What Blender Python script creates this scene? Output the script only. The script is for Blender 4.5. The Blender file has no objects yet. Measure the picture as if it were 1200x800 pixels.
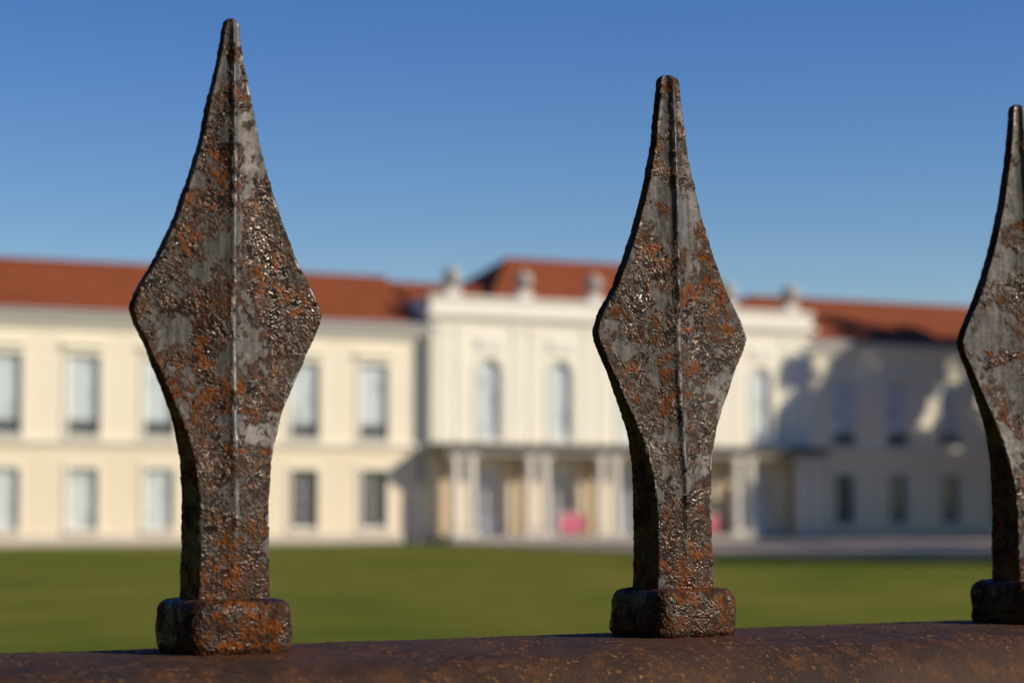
import bpy, bmesh, math, random
import numpy as np
from mathutils import Vector, noise
R = math.radians
scene = bpy.context.scene
COL = scene.collection

# ------------------------------------------------------------------ camera
EYE = 1.86
cam_d = bpy.data.cameras.new('camera'); cam = bpy.data.objects.new('camera', cam_d); COL.objects.link(cam)
cam_d.sensor_width = 22.3; cam_d.lens = 50.0
cam_d.clip_start = 0.02; cam_d.clip_end = 5000
cam.location = (0, 0, EYE); cam.rotation_euler = (R(90) + math.atan(188 / 2690), 0, 0)
cam_d.dof.use_dof = True; cam_d.dof.focus_distance = 0.672; cam_d.dof.aperture_fstop = 11.0
cam_d.dof.aperture_blades = 0
scene.camera = cam

# ------------------------------------------------------------------ light
SUN_EL = 28.0
FAC = 28.36                                     # the palace front recedes to the right at this angle
a = R(48)
n_ = (math.sin(R(FAC)), -math.cos(R(FAC))); u_ = (math.cos(R(FAC)), math.sin(R(FAC)))
SD = (n_[0] * math.cos(a) + u_[0] * math.sin(a), n_[1] * math.cos(a) + u_[1] * math.sin(a))   # towards the sun, level
world = bpy.data.worlds.new('World'); scene.world = world; world.use_nodes = True
wn = world.node_tree.nodes; wl = world.node_tree.links
bg = wn['Background']; sky = wn.new('ShaderNodeTexSky'); sky.sky_type = 'NISHITA'; sky.sun_disc = False
sky.sun_elevation = R(SUN_EL); sky.sun_rotation = math.atan2(SD[0], SD[1])
sky.air_density = 1.0; sky.dust_density = 0.0; sky.ozone_density = 3.0; sky.altitude = 50
hs_ = wn.new('ShaderNodeHueSaturation'); hs_.inputs['Saturation'].default_value = 1.37; hs_.inputs['Hue'].default_value = .521   # the photograph's vivid, clear-day blue, over the whole sky
wl.new(sky.outputs[0], hs_.inputs['Color']); wl.new(hs_.outputs[0], bg.inputs[0]); bg.inputs[1].default_value = 0.094
sun_d = bpy.data.lights.new('sun', 'SUN'); sun = bpy.data.objects.new('sun', sun_d); COL.objects.link(sun)
sun_d.energy = 5.0; sun_d.angle = R(0.53); sun_d.color = (1.0, 0.91, 0.78)
sdir = Vector((SD[0] * math.cos(R(SUN_EL)), SD[1] * math.cos(R(SUN_EL)), math.sin(R(SUN_EL))))
sun.rotation_euler = sdir.to_track_quat('Z', 'Y').to_euler(); sun.location = (30, -10, 30)
vs = scene.view_settings; vs.view_transform = 'Standard'; vs.look = 'None'; vs.exposure = 0.08; vs.gamma = 1.0
vs.use_curve_mapping = False
scene.render.engine = 'CYCLES'

# ------------------------------------------------------------------ helpers
def link(o, parent=None):
    COL.objects.link(o)
    if parent is not None: o.parent = parent
    return o

def tag(o, label=None, cat=None, group=None, kind=None):
    if label: o['label'] = label
    if cat: o['category'] = cat
    if group: o['group'] = group
    if kind: o['kind'] = kind
    return o

def empty(name, loc=(0, 0, 0), rz=0):
    o = bpy.data.objects.new(name, None); o.location = loc; o.rotation_euler = (0, 0, rz); o.empty_display_size = .2
    return link(o)

class MB:
    """collects quads and polygons, builds ONE mesh object"""
    def __init__(s): s.v = []; s.f = []
    def poly(s, pts):
        i = len(s.v); s.v += [tuple(p) for p in pts]; s.f.append(tuple(range(i, i + len(pts))))
    def box(s, x0, x1, y0, y1, z0, z1):
        i = len(s.v)
        s.v += [(x0, y0, z0), (x1, y0, z0), (x1, y1, z0), (x0, y1, z0), (x0, y0, z1), (x1, y0, z1), (x1, y1, z1), (x0, y1, z1)]
        for q in ((0, 3, 2, 1), (4, 5, 6, 7), (0, 1, 5, 4), (1, 2, 6, 5), (2, 3, 7, 6), (3, 0, 4, 7)):
            s.f.append(tuple(i + k for k in q))
        return s
    def lathe(s, prof, n=20, cx=0, cy=0):
        i = len(s.v); m = len(prof)
        for r, z in prof:
            for k in range(n):
                t = 2 * math.pi * k / n; s.v.append((cx + r * math.cos(t), cy + r * math.sin(t), z))
        for j in range(m - 1):
            for k in range(n):
                k2 = (k + 1) % n
                s.f.append((i + j * n + k, i + j * n + k2, i + (j + 1) * n + k2, i + (j + 1) * n + k))
        s.f.append(tuple(i + k for k in reversed(range(n)))); s.f.append(tuple(i + (m - 1) * n + k for k in range(n)))
        return s
    def tube(s, p, q, r0, r1, n=8):
        p = Vector(p); q = Vector(q); d = (q - p).normalized()
        x = d.orthogonal().normalized(); y = d.cross(x); i = len(s.v)
        for c, r in ((p, r0), (q, r1)):
            for k in range(n):
                t = 2 * math.pi * k / n; s.v.append(tuple(c + x * (r * math.cos(t)) + y * (r * math.sin(t))))
        for k in range(n):
            k2 = (k + 1) % n; s.f.append((i + k, i + k2, i + n + k2, i + n + k))
        s.f.append(tuple(i + k for k in reversed(range(n)))); s.f.append(tuple(i + n + k for k in range(n)))
        return s
    def mesh(s, name, mat, smooth=False):
        me = bpy.data.meshes.new(name); me.from_pydata(s.v, [], s.f); me.materials.append(mat)
        if smooth:
            me.polygons.foreach_set('use_smooth', [True] * len(me.polygons))
        me.update(); return me
    def build(s, name, mat, parent=None, smooth=False, loc=(0, 0, 0)):
        o = bpy.data.objects.new(name, s.mesh(name, mat, smooth)); o.location = loc
        return link(o, parent)

def copy_tree(o, parent=None, loc=None):
    c = o.copy(); COL.objects.link(c); c.parent = parent
    if loc is not None: c.location = loc
    for ch in o.children: copy_tree(ch, c)
    return c

# ------------------------------------------------------------------ materials
SP_ = .1428                                      # spacing of the fence pickets
class NT:
    def __init__(s, name):
        s.m = bpy.data.materials.new(name); s.m.use_nodes = True; s.t = s.m.node_tree; s.n = s.t.nodes; s.l = s.t.links
        s.b = s.n['Principled BSDF']; s.out = s.n['Material Output']
    def add(s, typ, **kw):
        nd = s.n.new(typ)
        for k, v in kw.items(): setattr(nd, k, v)
        return nd
    def set(s, sock, v):
        if isinstance(v, bpy.types.NodeSocket): s.l.new(v, sock)
        elif v is not None: sock.default_value = v
    def math(s, op, x, y=None, z=None, clamp=False):
        nd = s.add('ShaderNodeMath', operation=op, use_clamp=clamp); s.set(nd.inputs[0], x)
        if y is not None: s.set(nd.inputs[1], y)
        if z is not None: s.set(nd.inputs[2], z)
        return nd.outputs[0]
    def noise(s, vec, scale, detail=4, rough=.55, dist=0.):
        nd = s.add('ShaderNodeTexNoise'); s.set(nd.inputs['Vector'], vec); nd.inputs['Scale'].default_value = scale
        nd.inputs['Detail'].default_value = detail; nd.inputs['Roughness'].default_value = rough; nd.inputs['Distortion'].default_value = dist
        return nd.outputs['Fac']
    def step(s, val, lo, hi):
        nd = s.add('ShaderNodeMapRange', interpolation_type='SMOOTHSTEP'); s.set(nd.inputs[0], val)
        s.set(nd.inputs[1], lo); s.set(nd.inputs[2], hi); return nd.outputs[0]
    def mix(s, fac, c1, c2):
        nd = s.add('ShaderNodeMix', data_type='RGBA'); s.set(nd.inputs[0], fac)
        for sk, c in ((nd.inputs[6], c1), (nd.inputs[7], c2)):
            s.set(sk, c if isinstance(c, bpy.types.NodeSocket) else (c[0], c[1], c[2], 1))
        return nd.outputs[2]
    def mapping(s, vec, loc=(0, 0, 0), scale=(1, 1, 1)):
        nd = s.add('ShaderNodeMapping'); s.set(nd.inputs[0], vec); nd.inputs[1].default_value = loc; nd.inputs[3].default_value = scale
        return nd.outputs[0]
    def coords(s, which='Object'):
        return s.add('ShaderNodeTexCoord').outputs[which]
    def bump(s, h, strength=.3, dist=.01):
        nd = s.add('ShaderNodeBump'); s.set(nd.inputs['Height'], h); nd.inputs['Strength'].default_value = strength
        nd.inputs['Distance'].default_value = dist; s.l.new(nd.outputs[0], s.b.inputs['Normal'])
    def fin(s, col=None, rough=None, metal=None, spec=None):
        if col is not None: s.set(s.b.inputs['Base Color'], col if isinstance(col, bpy.types.NodeSocket) else (*col, 1))
        if rough is not None: s.set(s.b.inputs['Roughness'], rough)
        if metal is not None: s.set(s.b.inputs['Metallic'], metal)
        if spec is not None: s.set(s.b.inputs['Specular IOR Level'], spec)
        return s.m

def mat_plain(name, c, rough=.8, var=.12, scale=.8, fine=12., metal=0., bump=.15):
    t = NT(name); P = t.coords()
    n1 = t.noise(P, scale, 5, .6); n2 = t.noise(P, fine, 4, .6)
    dk = tuple(x * (1 - 2 * var) for x in c); lt = tuple(min(1, x * (1 + var)) for x in c)
    col = t.mix(t.math('ADD', t.math('MULTIPLY', n1, .65), t.math('MULTIPLY', n2, .35)), dk, lt)
    t.bump(n2, bump, .02)
    return t.fin(col, rough, metal)

def mat_stucco(name, c, streak=(.5, .44, .34)):
    t = NT(name); P = t.coords()
    n1 = t.noise(P, .35, 5, .6); n2 = t.noise(t.mapping(P, scale=(2.2, 2.2, .18)), 1.0, 5, .6); n3 = t.noise(P, 25., 3)
    col = t.mix(n1, tuple(x * .93 for x in c), tuple(min(1, x * 1.05) for x in c))
    col = t.mix(t.math('MULTIPLY', t.step(n2, .52, .75), .35), col, tuple(x * y for x, y in zip(c, (.78, .76, .72))))
    t.bump(n3, .2, .01)
    return t.fin(col, .85)

def mat_tiles():
    t = NT('roof_tile_clay'); P = t.coords()
    wv = t.add('ShaderNodeTexWave', wave_type='BANDS', bands_direction='X'); t.set(wv.inputs[0], P); wv.inputs['Scale'].default_value = 1.3
    wz = t.add('ShaderNodeTexWave', wave_type='BANDS', bands_direction='Z', wave_profile='SAW'); t.set(wz.inputs[0], P); wz.inputs['Scale'].default_value = 2.0
    n1 = t.noise(P, .5, 5, .65); n2 = t.noise(P, 6., 4, .7)
    col = t.mix(n1, (.175, .044, .016), (.30, .080, .026)); col = t.mix(t.step(n2, .45, .75), col, (.17, .042, .016))
    t.bump(t.math('ADD', wv.outputs[1], t.math('MULTIPLY', wz.outputs[1], .8)), .6, .05)
    return t.fin(col, .9, 0, .15)

def mat_pane(name, c):
    t = NT(name); P = t.coords()
    oi = t.add('ShaderNodeObjectInfo').outputs['Random']
    col = t.mix(t.noise(P, .7, 3), tuple(x * .8 for x in c), tuple(min(1, x * 1.15) for x in c))
    col = t.mix(t.math('MULTIPLY', t.step(oi, .5, .98), .4), col, tuple(x * .45 for x in c))
    return t.fin(col, .06, 0, .35)

def mat_lawn():
    t = NT('lawn_grass'); P = t.coords()
    n1 = t.noise(t.mapping(P, scale=(.7, 1., 1.)), .26, 6, .68, .4); n2 = t.noise(P, .9, 7, .75); n3 = t.noise(P, 14, 4, .7); n0 = t.noise(P, .03, 3, .5)
    col = t.mix(t.step(t.math('ADD', t.math('MULTIPLY', n1, .7), t.math('MULTIPLY', n0, .3)), .40, .60), (.088, .128, .010), (.225, .192, .032))
    col = t.mix(t.math('MULTIPLY', t.step(n2, .45, .7), .6), col, (.15, .128, .020))
    col = t.mix(t.math('MULTIPLY', n3, .4), col, (.07, .09, .008))
    t.bump(n3, .8, .05)
    return t.fin(col, 1., 0, .04)

def mat_gravel():
    t = NT('gravel'); P = t.coords()
    n1 = t.noise(P, .2, 5, .6); n2 = t.noise(P, 30, 4, .7)
    col = t.mix(n1, (.34, .265, .21), (.44, .35, .285)); col = t.mix(t.math('MULTIPLY', n2, .5), col, (.22, .18, .16))
    t.bump(n2, .5, .02)
    return t.fin(col, .95, 0, .2)

def mat_rust(name, seed, cover=.50, grey=(.072, .068, .065), disp=1.0, spear=True, matt=0., org_more=0.):
    """old iron: smooth grey patches left between pitted red-brown crust with orange flecks; ridge and edges rubbed bright"""
    t = NT(name); O = t.coords()
    P = t.mapping(O, loc=(seed * 1.37, seed * 2.11, seed * .73))
    sep = t.add('ShaderNodeSeparateXYZ'); t.set(sep.inputs[0], O); z = sep.outputs[2]
    big = t.noise(P, 75, 5, .6, .5)
    mid = t.noise(P, 300, 6, .74, .4)
    m = t.math('ADD', t.math('MULTIPLY', big, .62), t.math('MULTIPLY', mid, .38))
    if spear:                                   # crust is heavier low down, where water stands on the collar
        m = t.math('ADD', m, t.math('MULTIPLY', t.step(z, .085, .015), .03))
        m = t.math('SUBTRACT', m, t.math('MULTIPLY', t.step(z, .110, .160), .025))
    th = 1 - cover
    mask = t.step(m, th - .020, th + .022)
    core = t.step(m, th, th + .10)
    wear = None
    if spear:
        ac = t.add('ShaderNodeAttribute', attribute_name='across').outputs['Fac']; hwid = t.add('ShaderNodeAttribute', attribute_name='halfwidth').outputs['Fac']
        dist = t.math('MULTIPLY', ac, hwid); de = t.math('SUBTRACT', hwid, dist); up = t.step(z, .020, .040)
        wn_ = t.noise(P, 210, 4, .6)
        wear = t.math('MULTIPLY', t.math('MULTIPLY', t.step(dist, .0008, .0002), t.step(wn_, .46, .58)), up)
        rim = t.math('MULTIPLY', t.math('MULTIPLY', t.step(de, .0010, .0002), t.step(wn_, .50, .62)), up)
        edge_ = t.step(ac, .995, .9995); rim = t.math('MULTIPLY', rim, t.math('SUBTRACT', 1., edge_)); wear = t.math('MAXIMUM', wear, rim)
        mask = t.math('MAXIMUM', mask, t.math('MULTIPLY', edge_, .92))   # dark crust colour on the cut edges stands in for their shade
        mask = t.math('MULTIPLY', mask, t.math('SUBTRACT', 1., wear))
    # crust relief
    vo = t.add('ShaderNodeTexVoronoi', feature='SMOOTH_F1'); t.set(vo.inputs['Vector'], t.mapping(P, loc=(3, 1, 7)))
    vo.inputs['Scale'].default_value = 1150; vo.inputs['Smoothness'].default_value = .4; vo.inputs['Randomness'].default_value = 1
    gr = t.math('SUBTRACT', 1., vo.outputs[0])
    g2 = t.noise(P, 1700, 2, .5)
    g3 = t.noise(P, 560, 3, .6)
    # colours
    streak = t.noise(t.mapping(P, scale=(1, 1, .09)), 600, 5, .65)
    gcol = t.mix(t.step(streak, .3, .7), tuple(x * .45 for x in grey), tuple(x * 1.45 for x in grey))
    gcol = t.mix(t.math('MULTIPLY', t.step(t.noise(P, 150, 6, .7), .46, .66), .75), gcol, (.024, .012, .007))
    om0 = t.noise(t.mapping(P, loc=(5, 1, 8)), 170, 5, .68, .4)
    rcol = t.mix(t.step(g3, .32, .66), (.0035, .0014, .0008), (.017, .0056, .0019))
    rcol = t.mix(t.math('MULTIPLY', t.step(t.math('ADD', t.math('MULTIPLY', g2, .4), t.math('MULTIPLY', om0, .6)), .46, .62), .8), rcol, (.056, .0165, .0042))
    om = t.noise(t.mapping(P, loc=(9, 4, 2)), 240, 6, .72, .4); ob = t.noise(t.mapping(P, loc=(2, 7, 5)), 48, 3, .5)
    org = t.math('MULTIPLY', t.step(t.math('ADD', om, t.math('MULTIPLY', ob, .42)), .735 - org_more, .86 - org_more), .95)
    ocol = t.mix(t.step(g3, .3, .7), (.052, .015, .004), (.19, .055, .009))
    rcol = t.mix(org, rcol, ocol)
    if spear:                                   # loose red dust round the foot of the shank
        foot = t.math('MULTIPLY', t.step(z, .024, .012), t.step(t.noise(P, 200, 4), .38, .6))
        rcol = t.mix(t.math('MULTIPLY', foot, .8), rcol, (.085, .022, .006)); mask = t.math('MAXIMUM', mask, t.math('MULTIPLY', foot, .9))
    col = t.mix(mask, gcol, rcol)
    rough_r = t.math('ADD', .08 + matt, t.math('MULTIPLY', t.step(t.noise(P, 120, 5, .7), .53, .40), .62)); rough_r = t.math('ADD', rough_r, t.math('MULTIPLY', org, .4))
    rg = t.add('ShaderNodeMix', data_type='FLOAT'); t.set(rg.inputs[0], mask); t.set(rg.inputs[2], t.math('ADD', .30, t.math('MULTIPLY', streak, .22))); t.set(rg.inputs[3], rough_r)
    rough = rg.outputs[0]; metal = 0.
    if wear is not None:
        rough = t.math('ADD', rough, t.math('MULTIPLY', edge_, .35))
        col = t.mix(t.math('MULTIPLY', wear, .7), col, (.24, .225, .21)); metal = t.math('MULTIPLY', wear, .6)
        rough = t.math('SUBTRACT', rough, t.math('MULTIPLY', wear, .05))
    # relief: crust stands a little proud, with a granular top and pits
    h = t.math('MULTIPLY', mask, t.math('ADD', .10, t.math('MULTIPLY', core, .16)))
    hg = t.math('ADD', t.math('MULTIPLY', gr, .30), t.math('MULTIPLY', g3, .60)); hg = t.math('ADD', hg, t.math('MULTIPLY', g2, .26))
    h = t.math('ADD', h, t.math('MULTIPLY', mask, t.math('SUBTRACT', hg, .52)))
    h = t.math('ADD', h, t.math('MULTIPLY', streak, .07)); h = t.math('ADD', h, t.math('MULTIPLY', t.noise(P, 190, 2), .35))
    dn = t.add('ShaderNodeDisplacement'); t.set(dn.inputs['Height'], h); dn.inputs['Midlevel'].default_value = .15; dn.inputs['Scale'].default_value = .00075 * disp
    t.l.new(dn.outputs[0], t.out.inputs['Displacement']); t.m.displacement_method = 'BOTH'
    t.b.inputs['Specular Tint'].default_value = (1., .86, .68, 1)
    return t.fin(col, rough, metal, t.math('SUBTRACT', .44, t.math('MULTIPLY', org, .34)))

def mat_rail():
    t = NT('rail_rust'); P = t.coords()
    n1 = t.noise(P, 22, 6, .65, .4); n2 = t.noise(P, 140, 6, .7, .3); n3 = t.noise(P, 480, 5, .75)
    col = t.mix(t.step(n1, .36, .66), (.026, .014, .0085), (.056, .027, .0140))
    col = t.mix(t.math('MULTIPLY', t.step(n2, .47, .66), .7), col, (.095, .038, .0145))
    col = t.mix(t.math('MULTIPLY', t.step(t.noise(P, 60, 5, .65), .55, .68), .6), col, (.028, .024, .021))
    fl = t.math('MULTIPLY', t.step(n3, .53, .66), t.step(t.noise(P, 38, 3), .38, .62))
    col = t.mix(fl, col, (.30, .14, .05))
    sep = t.add('ShaderNodeSeparateXYZ'); t.set(sep.inputs[0], P)
    # rust dust washed down round each collar
    fx = t.math('PINGPONG', t.math('ADD', sep.outputs[0], SP_ * 10), SP_ / 2); q = t.math('SQRT', t.math('ADD', t.math('POWER', fx, 2.), t.math('POWER', sep.outputs[1], 2.)))
    dust = t.math('MULTIPLY', t.step(t.math('ADD', q, t.math('MULTIPLY', t.noise(P, 90, 4), .016)), .038, .022), .75)
    col = t.mix(dust, col, t.mix(n2, (.042, .014, .005), (.105, .034, .010)))
    h = t.math('ADD', t.math('MULTIPLY', n2, .55), t.math('MULTIPLY', n3, .40)); h = t.math('ADD', h, t.math('MULTIPLY', fl, .25)); h = t.math('ADD', h, t.math('MULTIPLY', n1, .8))
    dn = t.add('ShaderNodeDisplacement'); t.set(dn.inputs['Height'], h); dn.inputs['Midlevel'].default_value = .85; dn.inputs['Scale'].default_value = .0010
    t.l.new(dn.outputs[0], t.out.inputs['Displacement']); t.m.displacement_method = 'BOTH'
    return t.fin(col, t.math('ADD', .55, t.math('MULTIPLY', n2, .3)), 0, .16)

M = dict(
    cream=mat_stucco('stucco_cream', (.81, .72, .535)), warm=mat_stucco('stucco_ochre', (.78, .665, .47)),
    pale=mat_stucco('stucco_pale', (.83, .77, .61)), trim=mat_plain('trim_white', (.78, .73, .61), .7, .06),
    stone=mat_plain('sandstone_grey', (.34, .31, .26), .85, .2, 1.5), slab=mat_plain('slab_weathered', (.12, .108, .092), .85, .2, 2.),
    urn=mat_plain('urn_stone', (.50, .45, .36), .85, .25, 3.), foot=mat_plain('plinth_cream', (.60, .53, .41), .85, .2, 1.5), tile=mat_tiles(), gutter=mat_plain('zinc', (.36, .38, .40), .5, .15, 2., metal=.4),
    frame=mat_plain('window_paint', (.74, .75, .74), .5, .05), pane=mat_pane('pane_curtained', (.62, .67, .65)), door_pane=mat_pane('pane_netted', (.70, .72, .70)), dark=mat_pane('pane_dark', (.016, .02, .02)),
    iron=mat_plain('black_iron', (.03, .032, .035), .5, .2), lawn=mat_lawn(), gravel=mat_gravel(), pink=mat_plain('pink_board', (.52, .10, .15), .6, .1, 2.),
    kerb=mat_plain('kerb_stone', (.33, .31, .28), .85, .2, 2.), bark=mat_plain('bark', (.08, .06, .045), .95, .3, 4.),
    leaf=mat_plain('leaf', (.055, .09, .02), .6, .35, .6), ochre=mat_plain('ochre_pier', (.62, .47, .28), .85, .1),
)

# ------------------------------------------------------------------ setting: lawn, forecourt
m = MB(); NX = 24
xs = [-900 + 1800 * i / NX for i in range(NX + 1)]
for i in range(NX):
    for j in range(NX): m.poly([(xs[i], xs[j] + 800, 0), (xs[i + 1], xs[j] + 800, 0), (xs[i + 1], xs[j + 1] + 800, 0), (xs[i], xs[j + 1] + 800, 0)])
tag(m.build('lawn', M['lawn']), kind='structure')

ORG = Vector((-21.514, 96.819, 0))
def loc2w(s, off, z=0):
    return Vector((ORG.x + s * u_[0] + off * -u_[1], ORG.y + s * u_[1] + off * u_[0], z))
edge = [(-75, 66.2), (-50, 79.8), (-21.1, 95.4), (-10, 101.0), (-5.0, 101.8), (-1.2, 98.0), (3.0, 89.0), (7.2, 81.6), (16.1, 78.0), (30, 76.5), (60, 76)]
pts = []
for i in range(len(edge) - 1):                 # smooth lawn edge
    for k in range(6):
        q = k / 6; p0 = edge[max(i - 1, 0)]; p1 = edge[i]; p2 = edge[i + 1]; p3 = edge[min(i + 2, len(edge) - 1)]
        pts.append(tuple(.5 * (2 * b + (c - a0) * q + (2 * a0 - 5 * b + 4 * c - d) * q * q + (-a0 + 3 * b - 3 * c + d) * q ** 3) for a0, b, c, d in zip(p0, p1, p2, p3)))
pts.append(edge[-1])
m = MB()
for (x0, y0), (x1, y1) in zip(pts, pts[1:]):
    m.poly([(x0, y0, .004), (x1, y1, .004), (x1 + 8, max(y1 + 70, 150), .004), (x0 + 8 if x0 > -70 else x0, max(y0 + 70, 150), .004)])
tag(m.build('gravel_forecourt', M['gravel']), kind='structure')
m = MB()
for (x0, y0), (x1, y1) in zip(pts, pts[1:]):
    d = Vector((x1 - x0, y1 - y0)).normalized(); w = Vector((-d.y, d.x)) * .07
    c = [(x0 - w.x, y0 - w.y), (x1 - w.x, y1 - w.y), (x1 + w.x, y1 + w.y), (x0 + w.x, y0 + w.y)]
    i = len(m.v); m.v += [(x, y, -.02) for x, y in c] + [(x, y, .10) for x, y in c]
    for q in ((4, 5, 6, 7), (0, 1, 5, 4), (2, 3, 7, 6), (0, 4, 7, 3), (1, 2, 6, 5)): m.f.append(tuple(i + k for k in q))
tag(m.build('lawn_kerb', M['kerb']), kind='structure')

# ------------------------------------------------------------------ palace
palace = empty('palace', ORG, R(FAC))
tag(palace, 'long cream two-storey palace with red tiled roof and columned portico behind the lawn', 'palace')

def wall_mesh(s0, s1, z0, z1, y, th, ops, rev=.22):
    """wall with openings (s0,s1,z0,z1,arched); front at y, back at y+th"""
    m = MB()
    S = sorted({s0, s1, *[o[0] for o in ops], *[o[1] for o in ops]}); Z = sorted({z0, z1, *[o[2] for o in ops], *[o[3] for o in ops]})
    for i in range(len(S) - 1):
        for j in range(len(Z) - 1):
            sc = (S[i] + S[i + 1]) / 2; zc = (Z[j] + Z[j + 1]) / 2
            if any(o[0] < sc < o[1] and o[2] < zc < o[3] for o in ops): continue
            m.poly([(S[i], y, Z[j]), (S[i + 1], y, Z[j]), (S[i + 1], y, Z[j + 1]), (S[i], y, Z[j + 1])])
            m.poly([(S[i], y + th, Z[j]), (S[i], y + th, Z[j + 1]), (S[i + 1], y + th, Z[j + 1]), (S[i + 1], y + th, Z[j])])
    for b in ops:
        a0, a1, b0, b1 = b[:4]; arch = len(b) > 4; ye = y + th
        zt = b1 - (a1 - a0) / 2 if arch else b1
        m.poly([(a0, y, b0), (a0, ye, b0), (a0, ye, zt), (a0, y, zt)]); m.poly([(a1, y, b0), (a1, y, zt), (a1, ye, zt), (a1, ye, b0)])
        m.poly([(a0, y, b0), (a1, y, b0), (a1, ye, b0), (a0, ye, b0)])
        if not arch: m.poly([(a0, y, b1), (a0, ye, b1), (a1, ye, b1), (a1, y, b1)])
        else:
            r = (a1 - a0) / 2; c = (a0 + a1) / 2; N = 14
            for k in range(N):
                t0, t1 = math.pi * k / N, math.pi * (k + 1) / N
                x0, h0, x1, h1 = c - r * math.cos(t0), zt + r * math.sin(t0), c - r * math.cos(t1), zt + r * math.sin(t1)
                m.poly([(x0, y, h0), (x1, y, h1), (x1, y, b1), (x0, y, b1)]); m.poly([(x0, y, h0), (x0, ye, h0), (x1, ye, h1), (x1, y, h1)])
    for e in (s0, s1): m.poly([(e, y, z0), (e, y + th, z0), (e, y + th, z1), (e, y, z1)])
    m.poly([(s0, y, z1), (s1, y, z1), (s1, y + th, z1), (s0, y + th, z1)])
    return m

def make_window(w, h, rows, pane_mat, guard=False, arched=False, name='window', solid=0., parent=None, loc=(0, 0, 0), hood=True):
    """frame with glazing bars; panes, sill, surround (and guard rail) are its children. origin: sill centre on the wall face, +y into the wall"""
    f = MB(); r = w / 2; ht = h - r if arched else h; y0, y1 = .16, .23; fr = .05
    f.box(-r, -r + fr, y0, y1, 0, ht); f.box(r - fr, r, y0, y1, 0, ht); f.box(-r + fr, r - fr, y0 + .001, y1, 0, fr + .02)
    f.box(-.03, .03, y0 - .012, y1, fr + .02, ht - .002)
    if not arched: f.box(-r + fr, r - fr, y0 + .001, y1, ht - fr, ht)
    else:
        f.box(-r + fr, r - fr, y0 - .006, y1, ht - .09, ht); N = 12
        for k in range(N):
            t0, t1 = math.pi * k / N, math.pi * (k + 1) / N; q = r - fr
            A = [(-r * math.cos(t0), ht + r * math.sin(t0)), (-r * math.cos(t1), ht + r * math.sin(t1)), (-q * math.cos(t1), ht + q * math.sin(t1)), (-q * math.cos(t0), ht + q * math.sin(t0))]
            f.poly([(x, y0, z) for x, z in reversed(A)]); f.poly([(A[2][0], y0, A[2][1]), (A[3][0], y0, A[3][1]), (A[3][0], y1, A[3][1]), (A[2][0], y1, A[2][1])])
        for t0 in (.33, .67):
            t0 *= math.pi; f.tube((0, y0 + .03, ht), (-(r - .03) * math.cos(t0), y0 + .03, ht + (r - .03) * math.sin(t0)), .022, .022, 4)
    zb = fr + .02 + solid
    if solid: f.box(-r + fr, -.03, y0 + .012, y1, fr + .02, zb); f.box(.03, r - fr, y0 + .012, y1, fr + .02, zb)
    zt = ht - (.09 if arched else fr); ph = (zt - zb) / rows
    for k in range(1, rows):
        for sx in (-1, 1):
            xa, xb = sorted((sx * .03, sx * (r - fr))); f.box(xa, xb, y0 + .01, y1 - .004, zb + k * ph - .02, zb + k * ph + .02)
    o = f.build(name, M['frame'], parent, loc=loc)
    pw = r - fr - .03
    pm = MB().box(-pw / 2, pw / 2, y0 + .035, y0 + .047, 0, ph - .04).mesh('pane', pane_mat)
    for k in range(rows):
        for sx in (-1, 1):
            p = bpy.data.objects.new('pane', pm); p.location = (sx * (.03 + pw / 2), 0, zb + k * ph + .02); link(p, o)
    if arched:
        g = MB(); q = r - fr + .002; N = 12
        ring = [(-q * math.cos(math.pi * k / N), ht + q * math.sin(math.pi * k / N)) for k in range(N + 1)]
        g.poly([(x, y0 + .04, z) for x, z in ring]); g.poly([(x, y0 + .052, z) for x, z in reversed(ring)]); g.build('pane', pane_mat, o)
    if name == 'window':
        MB().box(-r - .18, r + .18, -.14, .15, -.12, -.001).build('sill', M['trim'], o)
        s = MB(); b = .17
        s.box(-r - b, -r - .001, -.06, .02, .002, ht); s.box(r + .001, r + b, -.06, .02, .002, ht)
        if not arched:
            s.box(-r - b, r + b, -.063, .02, ht + .001, ht + .2)
            if hood: s.box(-r - .28, r + .28, -.2, .02, ht + .36, ht + .48); s.box(-r - .1, r + .1, -.03, .02, ht + .2, ht + .36)
        else:
            N = 14; R2 = r + b
            for k in range(N):
                t0, t1 = math.pi * k / N, math.pi * (k + 1) / N; q = r + .001
                A = [(-R2 * math.cos(t0), ht + R2 * math.sin(t0)), (-R2 * math.cos(t1), ht + R2 * math.sin(t1)), (-q * math.cos(t1), ht + q * math.sin(t1)), (-q * math.cos(t0), ht + q * math.sin(t0))]
                s.poly([(x, -.06, z) for x, z in reversed(A)]); s.poly([(A[0][0], -.06, A[0][1]), (A[1][0], -.06, A[1][1]), (A[1][0], .02, A[1][1]), (A[0][0], .02, A[0][1])])
                s.poly([(A[2][0], -.06, A[2][1]), (A[3][0], -.06, A[3][1]), (A[3][0], .02, A[3][1]), (A[2][0], .02, A[2][1])])
        s.build('surround', M['pale'], o)
    if guard:
        g = MB(); g.box(-r, r, .02, .05, .62, .66); g.box(-r, r, .022, .048, .08, .11); nb = 14
        for k in range(nb):
            x = -r + .05 + (w - .1) * k / (nb - 1); g.box(x - .016, x + .016, .025, .045, .105, .622)
        for k in range(4):
            x = -r + w * (k + .5) / 4; g.box(x - .13, x + .13, .028, .042, .26, .46)
        g.build('guard_rail', M['iron'], o)
    return o

WL0, WL1, BL0, BL1, WR1 = -16.0, 20.0, 19.95, 41.42, 74.0
up_s = [0.12 + 3.43 * k for k in range(-4, 6)]; upr_s = [43.75 + 3.43 * k for k in range(0, 9)]
UZ, UH, UW = 4.72, 3.45, 1.42; GZ, GH, GW = .70, 2.62, 1.30
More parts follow.
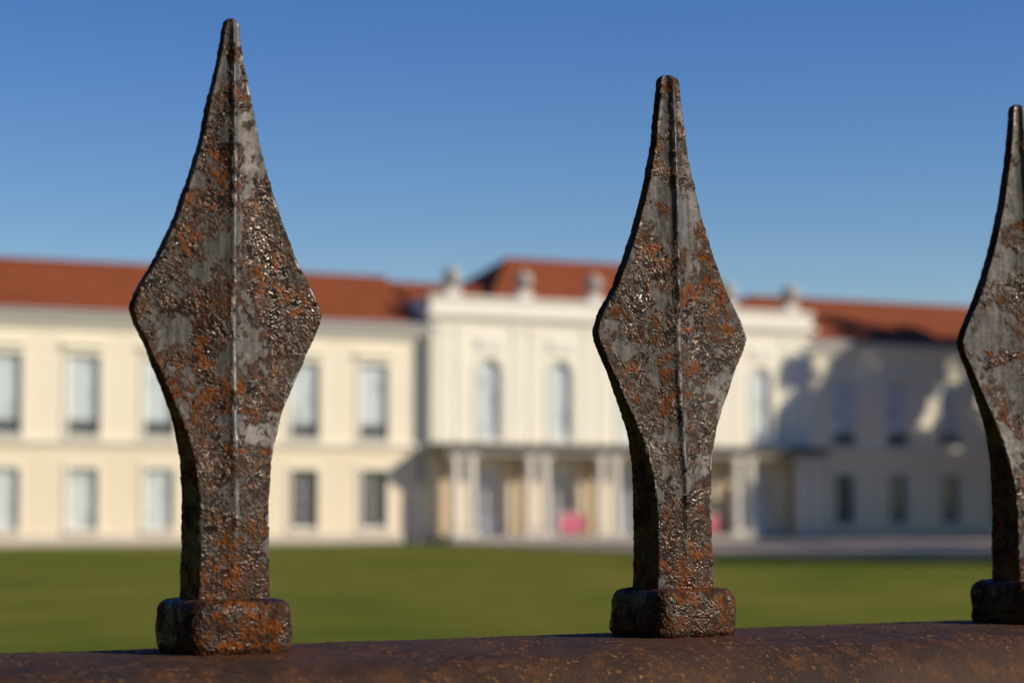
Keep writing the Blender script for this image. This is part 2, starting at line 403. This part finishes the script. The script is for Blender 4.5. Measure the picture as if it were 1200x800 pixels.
# wings
proto = {}
def put(key, maker, loc):
    if key not in proto: o = maker(loc); proto[key] = o; return o
    return copy_tree(proto[key], palace, loc)
for (e0, e1, ss, side) in ((WL0, BL0 + .25, up_s, 0), (BL1 - .25, WR1, upr_s, 1)):
    wall_mesh(e0, e1, 4.5, 9.62, 0, .4, [(s - UW / 2, s + UW / 2, UZ, UZ + UH) for s in ss]).build('upper_wall', M['cream'], palace)
    wall_mesh(e0, e1, .45, 4.38, -.03, .43, [(s - GW / 2, s + GW / 2, GZ, GZ + GH) for s in ss]).build('ground_floor_wall', M['warm'], palace)
    MB().box(e0, e1, -.13, .3, 0, .45).build('plinth', M['foot'], palace)
    MB().box(e0, e1, -.14, .3, 4.3, 4.40).box(e0, e1, -.20, .3, 4.402, 4.52).build('string_course', M['trim'], palace)
    MB().box(e0, e1, -.10, .3, 9.3, 9.52).box(e0, e1, -.26, .3, 9.522, 9.74).box(e0, e1, -.45, .3, 9.742, 9.92).build('cornice', M['trim'], palace)
    g = MB().box(e0, e1, -.58, -.44, 9.93, 10.05); g.build('gutter', M['gutter'], palace)
    for i, s in enumerate(ss):
        put('U', lambda loc: make_window(UW, UH, 5, M['pane'], guard=True, parent=palace, loc=loc), (s, 0, UZ))
        dk = (side == 0 and i in (8, 9)) or side == 1
        put('Gd' if dk else 'G', lambda loc: make_window(GW, GH, 4, M['dark' if dk else 'pane'], parent=palace, loc=loc, hood=False), (s, -.03, GZ))
    rm = MB(); D0, D1, D2, ZE, ZR = -.42, 5.0, 10.6, 9.98, 12.62
    rm.poly([(e0, D0, ZE), (e1, D0, ZE), (e1, D1, ZR), (e0, D1, ZR)]); rm.poly([(e0, D2, ZE), (e0, D1, ZR), (e1, D1, ZR), (e1, D2, ZE)])
    rm.poly([(e0, D0, ZE), (e0, D1, ZR), (e0, D2, ZE)]); rm.poly([(e1, D0, ZE), (e1, D2, ZE), (e1, D1, ZR)]); rm.poly([(e0, D0, ZE - .03), (e0, D2, ZE - .03), (e1, D2, ZE - .03), (e1, D0, ZE - .03)])
    ro = rm.build('roof', M['tile'], palace)
    MB().tube((e0, D1, ZR + .02), (e1, D1, ZR + .02), .13, .13, 8).build('ridge_tiles', M['tile'], ro)
    MB().box(e0, e1, D2 - .5, D2 - .1, 0, 9.95).build('rear_wall', M['cream'], palace)
    ee = e0 if side == 0 else e1
    MB().box(min(ee, ee + (.4 if side == 0 else -.4)), max(ee, ee + (.4 if side == 0 else -.4)), .42, D2 - .5, 0, 9.9).build('end_wall', M['cream'], palace)
# downpipe in the corner
MB().tube((19.55, -.18, .3), (19.55, -.18, 9.6), .07, .07, 8).build('downpipe', M['gutter'], palace)

# central block
FY = -.45
bays = [30.69 + 3.83 * k for k in range(-2, 3)]
piers = [30.69 + 3.85 * (k - 2.5) for k in range(6)]
AZ, AH, AW = 4.75, 3.82, 1.22
wall_mesh(BL0, BL1, 4.5, 10.3, FY, .5, [(s - AW / 2, s + AW / 2, AZ, AZ + AH, 1) for s in bays]).build('upper_wall', M['pale'], palace)
DW, DH, DZ = 1.7, 3.3, .30
GY = FY + .25
for e0 in (BL0 + .002, BL1 - .5): MB().box(e0, e0 + .498, FY - .02, GY - .001, .12, 4.38).build('loggia_end_wall', M['warm'], palace)
wall_mesh(BL0, BL1, .12, 4.38, GY, .5, [(s - DW / 2, s + DW / 2, DZ, DZ + DH) for s in bays]).build('ground_floor_wall', M['warm'], palace)
for s0 in (BL0, BL1 - .4):                     # return walls of the block
    MB().box(s0 + .002, s0 + .398, FY + .5, 9, .05, 10.3).build('side_wall', M['pale'], palace)
MB().box(BL0 - .16, BL1 + .16, FY - .10, 8, 10.3, 10.48).box(BL0 - .3, BL1 + .3, FY - .26, 8, 10.482, 10.66).box(BL0 - .05, BL1 + .05, FY - .03, FY + .4, 10.662, 11.28).box(BL0 - .16, BL1 + .16, FY - .14, FY + .5, 11.282, 11.44).build('parapet', M['trim'], palace)
for sx, q in ((BL0 - .05, 1), (BL1 + .05, -1)):
    MB().box(min(sx, sx + q * .4), max(sx, sx + q * .4), FY + .41, 8, 10.662, 11.3).build('parapet_return', M['trim'], palace)
for s in bays:
    put('A', lambda loc: make_window(AW, AH, 4, M['pane'], arched=True, parent=palace, loc=loc), (s, FY, AZ))
    put('D', lambda loc: make_window(DW, DH, 4, M['door_pane'], name='door', solid=.95, parent=palace, loc=loc), (s, GY + .10, DZ))
    pm = MB().box(s - .75, s + .75, FY - .05, FY + .02, 8.95, 9.55).box(s - .62, s + .62, FY - .09, FY - .051, 9.05, 9.45); pm.build('relief_panel', M['trim'], palace)
for s in piers:                                 # pilasters of the upper storey, two by two
    for d in (-.42, .42):
        x = min(max(s + d, BL0 + .27), BL1 - .27)
        o = MB().box(x - .23, x + .23, FY - .04, FY + .02, 4.9, 9.75).build('pilaster', M['pale'], palace)
        MB().box(x - .29, x + .29, FY - .07, FY + .02, 9.752, 10.1).build('capital', M['pale'], o); MB().box(x - .28, x + .28, FY - .07, FY + .02, 4.56, 4.899).build('base', M['pale'], o)
# hipped roof of the block
rm = MB(); a0, a1, b0, b1 = 20.6, 40.8, .4, 11.6; ze, zr = 10.75, 14.15; r0, r1, ry = 27.4, 37.0 - 2.9, 6.0
P0, P1, P2, P3, Q0, Q1 = (a0, b0, ze), (a1, b0, ze), (a1, b1, ze), (a0, b1, ze), (r0, ry, zr), (37.3, ry, zr)
P0 = (23.2, b0, ze); P3 = (23.2, b1, ze); P1 = (40.2, b0, ze); P2 = (40.2, b1, ze)
for q in ((P0, P1, Q1, Q0), (P1, P2, Q1), (P2, P3, Q0, Q1), (P3, P0, Q0), (P3, P2, P1, P0)): rm.poly(q)
rm.build('hipped_roof', M['tile'], palace)
m = MB(); m.poly([(BL0 + .1, FY + .4, 10.7), (BL1 - .1, FY + .4, 10.7), (BL1 - .1, 5, 12.55), (BL0 + .1, 5, 12.55)])
m.poly([(BL0 + .1, 9.5, 10.7), (BL0 + .1, 5, 12.55), (BL1 - .1, 5, 12.55), (BL1 - .1, 9.5, 10.7)])
m.poly([(BL0 + .1, FY + .4, 10.7), (BL0 + .1, 5, 12.55), (BL0 + .1, 9.5, 10.7)]); m.poly([(BL1 - .1, FY + .4, 10.7), (BL1 - .1, 9.5, 10.7), (BL1 - .1, 5, 12.55)])
m.build('low_roof', M['tile'], palace)
urn_p = None
for s in piers:
    s = min(max(s, BL0 + 1.15), BL1 - 1.15)
    if urn_p is None:
        urn_p = MB().lathe([(.16, .32), (.14, .42), (.25, .52), (.40, .74), (.43, .95), (.36, 1.06), (.40, 1.10), (.40, 1.15), (.22, 1.2), (.16, 1.3), (.05, 1.38)], 20).build('urn', M['urn'], palace, True, (s, FY + .18, 11.443))
        MB().box(-.36, .36, -.3, .3, 0, .32).build('pedestal', M['trim'], urn_p)
    else: copy_tree(urn_p, palace, (s, FY + .18, 11.443))
# portico
CY = -1.55
MB().box(BL0 + .15, BL1 - .15, CY - .6, GY + .1, 0, .15).box(BL0 + .51, BL1 - .51, CY - .42, GY + .1, .151, .299).build('portico_step', M['stone'], palace)
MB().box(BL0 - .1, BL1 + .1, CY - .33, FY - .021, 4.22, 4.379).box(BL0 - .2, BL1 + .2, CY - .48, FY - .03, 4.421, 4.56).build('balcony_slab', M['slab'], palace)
MB().box(BL0 + .1, BL1 - .1, CY - .25, CY + .25, 4.02, 4.218).build('architrave', M['stone'], palace)
colp = None
for s in piers:
    for d in (-.40, .40):
        x = min(max(s + d, BL0 + .62), BL1 - .62)
        if abs(s - piers[0]) < .1: x = 21.05 + d
        if abs(s - piers[-1]) < .1: x = BL1 - 1.1 + d
        if colp is None:
            prof = [(.235 - .04 * (k / 10) ** 1.6, .25 + 3.2 * k / 10) for k in range(11)]
            colp = MB().lathe(prof, 22).build('column', M['trim'], palace, True, (x, CY, .301))
            MB().lathe([(.30, .075), (.32, .11), (.30, .15), (.27, .18), (.28, .21), (.25, .249)], 22).box(-.33, .33, -.33, .33, 0, .074).build('base', M['trim'], colp)
            MB().lathe([(.20, 3.451), (.22, 3.48), (.205, 3.5), (.21, 3.56), (.27, 3.60)], 22).box(-.30, .30, -.30, .30, 3.601, 3.716).build('capital', M['trim'], colp)
        else: copy_tree(colp, palace, (x, CY, .301))
for s in piers[1:5]:                            # ochre piers against the back wall
    MB().box(s - .34, s + .34, GY - .17, GY - .001, .301, 4.2).build('pier', M['ochre'], palace)
MB().box(BL0 + .51, BL0 + 1.25, GY - .17, GY - .001, .301, 4.2).build('pier', M['ochre'], palace)
MB().box(BL1 - 1.25, BL1 - .51, GY - .17, GY - .001, .301, 4.2).build('pier', M['ochre'], palace)

# pink boards leaning in the portico, one in sun and one in shade
def board(s, off, w, h, label):
    p = loc2w(s, off, .301); o = empty('display_board', p, R(FAC))
    MB().box(-w / 2, w / 2, -.04, .04, .10, h).build('panel', M['pink'], o)
    MB().box(-w / 2 - .04, w / 2 + .04, -.05, .05, h + .001, h + .05).build('top_edge', M['trim'], o)
    for x in (-w / 2 + .2, w / 2 - .2):
        MB().box(x - .04, x + .04, -.3, .3, 0, .05).box(x - .03, x + .03, -.03, .03, .051, .099).build('foot', M['iron'], o)
    tag(o, label, 'display board', 'pink boards under the portico'); return o
board(27.0, -1.2, 1.25, 1.0, 'wide bright pink board on feet between white portico columns')
board(35.0, -1.1, .75, .9, 'narrower dull pink board on feet under the portico')

# ------------------------------------------------------------------ trees beside the lawn, outside the frame; the right-hand ones shade the palace, the rest are added
def tree(loc, h0, cz, rx, rz, nclump, nleaf, seed, label, leaf=.30, cs=1.0):
    rnd = random.Random(seed); o = empty('broadleaf_tree', loc)
    tr = MB(); top = Vector((rnd.uniform(-.4, .4), rnd.uniform(-.4, .4), cz + rz * .3)); prev = Vector((0, 0, -.1)); rp = .38
    for k in range(1, 7):
        q = Vector((top.x * k / 6 + rnd.uniform(-.15, .15), top.y * k / 6 + rnd.uniform(-.15, .15), top.z * k / 6)); rn = .38 * (1 - k / 7.5)
        tr.tube(prev, q, rp, rn, 10); prev = q; rp = rn
    cl = []
    for k in range(nclump):
        while True:
            p = Vector((rnd.uniform(-1, 1), rnd.uniform(-1, 1), rnd.uniform(-1, 1)))
            if .25 < p.length < 1: break
        c = Vector((p.x * rx, p.y * rx, cz + p.z * rz)); cl.append((c, rnd.uniform(.7, 1.35) * cs))
        st = Vector((top.x, top.y, 0)) * .5; zz = max(h0, c.z - (abs(p.x) + abs(p.y)) * rx * .6 - .5); st.z = min(zz, top.z)
        tr.tube(st, st.lerp(c, .55) + Vector((0, 0, .2)), .09, .06, 5); tr.tube(st.lerp(c, .55) + Vector((0, 0, .2)), c, .06, .02, 5)
    tr.build('trunk', M['bark'], o, True)
    V = []; F = []
    for k in range(nleaf):
        c, cr = cl[rnd.randrange(nclump)]
        d = Vector((rnd.gauss(0, 1), rnd.gauss(0, 1), rnd.gauss(0, .8))).normalized() * cr * rnd.random() ** .5
        p = c + d; ax = Vector((rnd.gauss(0, 1), rnd.gauss(0, 1), rnd.gauss(0, 1))).normalized(); bx = ax.orthogonal().normalized(); s = leaf * rnd.uniform(.6, 1.2)
        i = len(V); V += [tuple(p - ax * s), tuple(p + bx * s * .5), tuple(p + ax * s), tuple(p - bx * s * .5)]; F.append((i, i + 1, i + 2, i + 3))
    me = bpy.data.meshes.new('crown'); me.from_pydata(V, [], F); me.materials.append(M['leaf']); cr = link(bpy.data.objects.new('crown', me), o)
    tag(o, label, 'tree', 'trees to the side of the lawn'); return o
def sunward(sp, off, dist):                      # a spot from which the shade falls on the palace front at sp
    p = loc2w(sp, off); return (p.x + SD[0] * dist, p.y + SD[1] * dist, 0)
tree(sunward(45.6, 0, 16.5), 5, 12.6, 5.2, 8.8, 165, 30000, 3, 'tall dense leafy tree whose shade dapples the palace wing', .32, .82)
tree(sunward(41.3, -1.5, 15), 4, 10.2, 3.8, 3.0, 70, 12000, 14, 'small round-crowned leafy tree whose shade reaches the portico end', .32)
tree(sunward(52.6, 0, 14), 3, 7.0, 4.6, 4.4, 90, 16000, 4, 'low dense leafy tree beside the palace wing', .34)
tree(sunward(60.5, 0, 17), 5, 12.5, 6.0, 7.4, 120, 20000, 6, 'tall spreading leafy tree farthest along the palace wing', .34)
tree((27.5, 69.5, 0), 3, 8.6, 4.2, 4.6, 80, 9000, 5, 'rounded leafy tree shading the far edge of the lawn')
tree((31.5, 97, 0), 3, 9.5, 5.2, 6.2, 130, 18000, 9, 'broad leafy tree at the gravel edge near the palace wing', .34)
tree((37.5, 82, 0), 3, 9.4, 5.2, 5.6, 110, 11000, 8, 'broad leafy tree shading the gravel forecourt')

for k, (x, y, q, lab) in enumerate(((-13, 7, 1.0, 'added unseen leafy tree nearest the iron fence beside the lawn'), (-19, 17, 1.1, 'added unseen leafy tree second from the iron fence beside the lawn'), (-27, 30, 1.15, 'added unseen leafy tree third from the iron fence beside the lawn'))):  # unseen trees added on the left to darken the shaded iron edges
    tree((x, y, 0), 1.5, 7.2 * q, 5.0 * q, 6.4 * q, 140, 13000, 20 + k, lab, .36)
st = None
for k, (x, y) in enumerate(((-24, -4), (-16, -11), (-7, -14), (3, -15), (13, -17))):   # unseen trees behind the viewer, added to keep sky light off the iron
    if st is None: st = tree((x, y, 0), 3, 8.0, 5.2, 5.8, 130, 14000, 40, 'first added unseen tree along the pavement side of the iron fence', .34); st['group'] = 'added unseen trees outside the fence'
    else:
        c = copy_tree(st, None, (x, y, 0)); c.rotation_euler[2] = k * 1.3; c['label'] = ('', 'second', 'third', 'fourth', 'fifth')[k] + ' added unseen tree along the pavement side of the iron fence'
# ------------------------------------------------------------------ iron fence
PHI = R(30.9); SP = .1428; RZ = 1.8204
fence = empty('iron_fence', (-.0755, .6176, 0), PHI)
tag(fence, 'rusty wrought iron fence with spearhead finials along a top rail', 'fence')

def arr_mesh(name, V, nr, nc, mat, cap0=True, cap1=True):
    """rings of nc points, nr rows -> closed tube"""
    idx = np.arange(nr * nc).reshape(nr, nc)
    a_ = idx[:-1]; b_ = idx[1:]; q = np.stack([a_, np.roll(a_, -1, 1), np.roll(b_, -1, 1), b_], -1).reshape(-1, 4)
    me = bpy.data.meshes.new(name); nv = nr * nc
    loops = q.reshape(-1).tolist(); starts = list(range(0, len(loops), 4)); 
    faces = q.tolist()
    if cap0: faces.append(list(range(nc))[::-1])
    if cap1: faces.append([(nr - 1) * nc + k for k in range(nc)])
    me.from_pydata(V.reshape(-1, 3).tolist(), [], faces); me.materials.append(mat)
    me.polygons.foreach_set('use_smooth', [True] * len(me.polygons)); me.update()
    return me

PZ = np.array([10, 16.7, 28.8, 40.6, 52.0, 62.6, 74.2, 81.0, 87.6, 90.6, 93.8, 105, 117, 129.0, 141, 152.5, 163, 168.6]) / 1000
PW = np.array([10.6, 10.1, 9.9, 10.0, 11.4, 14.5, 19.9, 23.2, 26.6, 27.4, 26.4, 20.0, 14.6, 10.4, 7.2, 4.9, 3.0, 2.3]) / 1000
PE = np.array([6.6, 6.5, 6.4, 6.1, 4.9, 3.4, 2.2, 1.8, 1.6, 1.6, 1.6, 1.8, 1.8, 1.8, 1.7, 1.6, 1.5, 1.4]) / 1000
PR = PE + np.array([.2, .3, .5, .9, 1.4, 1.9, 2.3, 2.4, 2.4, 2.4, 2.4, 2.3, 2.2, 2.0, 1.7, 1.3, .9, .6]) / 1000

def smooth_curve(z, w, zz):
    """piecewise cubic (Catmull-Rom tangents, monotone enough)"""
    m_ = np.gradient(w, z); out = np.interp(zz, z, w)
    k = np.clip(np.searchsorted(z, zz) - 1, 0, len(z) - 2); h = z[k + 1] - z[k]; t = (zz - z[k]) / h
    return ((2 * t**3 - 3 * t**2 + 1) * w[k] + (t**3 - 2 * t**2 + t) * h * m_[k] + (-2 * t**3 + 3 * t**2) * w[k + 1] + (t**3 - t**2) * h * m_[k + 1])

def spear_mesh(name, mat, seed, hs=1.0, tip=.85, bead=0.0, lean=0.0, wob=.00022, step=.00036):
    zz = np.arange(PZ[0], PZ[-1], step); nr = len(zz)
    w = np.interp(zz, PZ, PW) * .35 + smooth_curve(PZ, PW, zz) * .65; e = smooth_curve(PZ, PE, zz); r = smooth_curve(PZ, PR, zz)
    tb = np.clip((zz - .150) / .0186, 0, 1); w = w * (1 + (tip - 1) * tb); 
    wl = np.array([noise.noise(Vector((seed * 7.1, 2.3, z * 160))) + .6 * noise.noise(Vector((seed * 3.1, 8.3, z * 520))) for z in zz]) * wob
    wr = np.array([noise.noise(Vector((seed * 5.7, 9.3, z * 160))) + .6 * noise.noise(Vector((seed * 4.4, 1.3, z * 520))) for z in zz]) * wob
    NF, NE = 84, 18                             # samples per facet, per edge
    t = np.linspace(0, 1, NF, endpoint=False); te = np.linspace(0, 1, NE, endpoint=False)
    def facet(sx, sy, fwd):
        tt = t if fwd else 1 - t
        x = sx * (w + (wl if sx < 0 else wr))[:, None] * tt[None]
        fl = np.clip((zz - .022) / .03, 0, 1)[:, None]
        prof = (1 - tt)[None] ** (1.0 + 1.3 * fl)
        y = e[:, None] + (r - e)[:, None] * prof + bead * fl * np.exp(-(tt[None] * w[:, None] / .0008) ** 2)
        return x, sy * y
    def edge(sx, up):
        s = -1 + 2 * te if up else 1 - 2 * te
        x = sx * (w + (wl if sx < 0 else wr))[:, None] + 0 * s[None]; return x, e[:, None] * s[None]
    parts = [facet(1, -1, True), edge(1, True), facet(1, 1, False), facet(-1, 1, True), edge(-1, False), facet(-1, -1, False)]
    X = np.concatenate([p[0] for p in parts], 1); Y = np.concatenate([p[1] for p in parts], 1); nc = X.shape[1]
    for _ in range(3):                          # worn arrises
        X = .5 * X + .25 * (np.roll(X, 1, 1) + np.roll(X, -1, 1)); Y = .5 * Y + .25 * (np.roll(Y, 1, 1) + np.roll(Y, -1, 1))
    Z = np.repeat(zz[:, None], nc, 1)
    X = X + lean * (Z - .015)
    V = np.stack([X, Y, Z], -1)
    top = V[-1]; c = top.mean(0); rings = []
    for k in range(1, 9):                       # blunt rounded point
        q = k / 8; s = max(.03, math.cos(q * math.pi / 2))
        rg = c + (top - c) * s; rg[:, 2] = top[0, 2] + .0022 * math.sin(q * math.pi / 2); rings.append(rg)
    V = np.concatenate([V, np.stack(rings)], 0); V[..., 2] *= hs
    me = arr_mesh(name, V, V.shape[0], nc, mat)
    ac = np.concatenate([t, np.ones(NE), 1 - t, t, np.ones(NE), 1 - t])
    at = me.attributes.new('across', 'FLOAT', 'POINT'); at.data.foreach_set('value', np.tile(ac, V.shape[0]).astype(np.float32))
    aw = me.attributes.new('halfwidth', 'FLOAT', 'POINT'); wv = np.concatenate([w, np.full(8, w[-1])]); aw.data.foreach_set('value', np.repeat(wv, nc).astype(np.float32))
    return me

def collar_mesh(mat, seed, wx=.0148, wy=.0138, h=.0138):
    N = 150; th = np.linspace(0, 2 * np.pi, N, endpoint=False); ex = 2 / 7.
    cx = np.sign(np.cos(th)) * np.abs(np.cos(th)) ** ex; cy = np.sign(np.sin(th)) * np.abs(np.sin(th)) ** ex
    pf = [(.90, 0), (.965, .0008), (1.0, .002)] + [(1.0 + .015 * math.sin(k / 20 * math.pi), .002 + (h - .0055) * k / 20) for k in range(1, 21)]
    pf += [(1.0 - (1 - math.cos(q)) * .16, h - .0035 + .0035 * math.sin(q)) for q in np.linspace(.12, math.pi / 2, 10)]
    pf += [(.84 - .02 * k, h + .00005 * k) for k in range(1, 7)]
    rings = []
    for s, z in pf:
        rings.append(np.stack([cx * wx * s, cy * wy * s, np.full(N, z)], -1))
    V = np.stack(rings)
    for i in range(V.shape[0]):
        for j in range(N):
            p = V[i, j]; d = noise.noise(Vector((p[0] * 180 + seed * 5, p[1] * 180, p[2] * 180))) * .0005
            V[i, j, :2] *= 1 + d / .014
    return arr_mesh('collar', V, V.shape[0], N, mat)

# top rail: crowned bar
hw, rr = .056, .020
prof = [(-hw, -.05), (-hw, -.03)] + [(-hw + rr - rr * math.cos(q), -rr + rr * math.sin(q) - .0012) for q in np.linspace(0, math.pi / 2, 22)]
prof += [(y, -.0012 * (y / (hw - rr)) ** 2) for y in np.linspace(-(hw - rr), hw - rr, 60)[1:-1]]
prof += [(hw - rr + rr * math.sin(q), -rr + rr * math.cos(q) - .0012) for q in np.linspace(0, math.pi / 2, 22)] + [(hw, -.03), (hw, -.05)]
xsr = [-2.2 + .05 * k for k in range(39)] + list(np.arange(-.25, .62, .0011)) + [.62 + .05 * k for k in range(42)]
ring = np.array(prof)
V = np.zeros((len(xsr), len(ring), 3)); V[:, :, 0] = np.array(xsr)[:, None]; V[:, :, 1:] = ring[None]; V = V[:, ::-1]
rail = link(bpy.data.objects.new('top_rail', arr_mesh('top_rail', V, len(xsr), len(ring), mat_rail())), fence); rail.location = (0, 0, RZ)

specs = [dict(seed=1, cover=.53, hs=1.000, tip=.8, bead=.00045, lean=.002, rz=0, dx=-.0016, lab=None),
         dict(seed=2, cover=.525, hs=.990, tip=1.35, bead=.0008, lean=-.008, rz=1.0, dx=.0015, lab=None),
         dict(seed=3, cover=.49, hs=1.012, tip=1.1, bead=.0006, lean=-.012, rz=-1.0, dx=.0022, lab=None)]
src = []
for i, sp in enumerate(specs):
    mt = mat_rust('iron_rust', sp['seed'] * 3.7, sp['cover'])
    mc = mat_rust('collar_rust', sp['seed'] * 5.3 + 1, .60, disp=1.3, matt=.22, spear=False, org_more=.03)
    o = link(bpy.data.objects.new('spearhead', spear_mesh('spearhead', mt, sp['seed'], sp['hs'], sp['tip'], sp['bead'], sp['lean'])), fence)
    o.location = (SP * i + sp['dx'], 0, RZ); o.rotation_euler = (0, 0, R(sp['rz']))
    c = link(bpy.data.objects.new('collar', collar_mesh(mc, sp['seed'])), o); c.location = (0, 0, -.0004)
    src.append(o)
bar_p = None
for i in range(-5, 9):
    if not 0 <= i <= 2:
        copy_tree(src[(i * 2 + 1) % 3], fence, (SP * i, 0, RZ))
    if bar_p is None: bar_p = MB().box(-.010, .010, -.0065, .0065, .30, RZ - .045).build('bar', mat_plain('bar_rust', (.05, .03, .022), .7, .3, 60., 500.), fence, loc=(SP * i, 0, 0))
    else: copy_tree(bar_p, fence, (SP * i, 0, 0))
MB().box(-2.2, 2.67, -.02, .02, .38, .40).build('bottom_rail', bar_p.data.materials[0], fence)
MB().box(-2.2, 2.67, -.18, .18, -.05, .305).build('plinth', M['kerb'], fence)
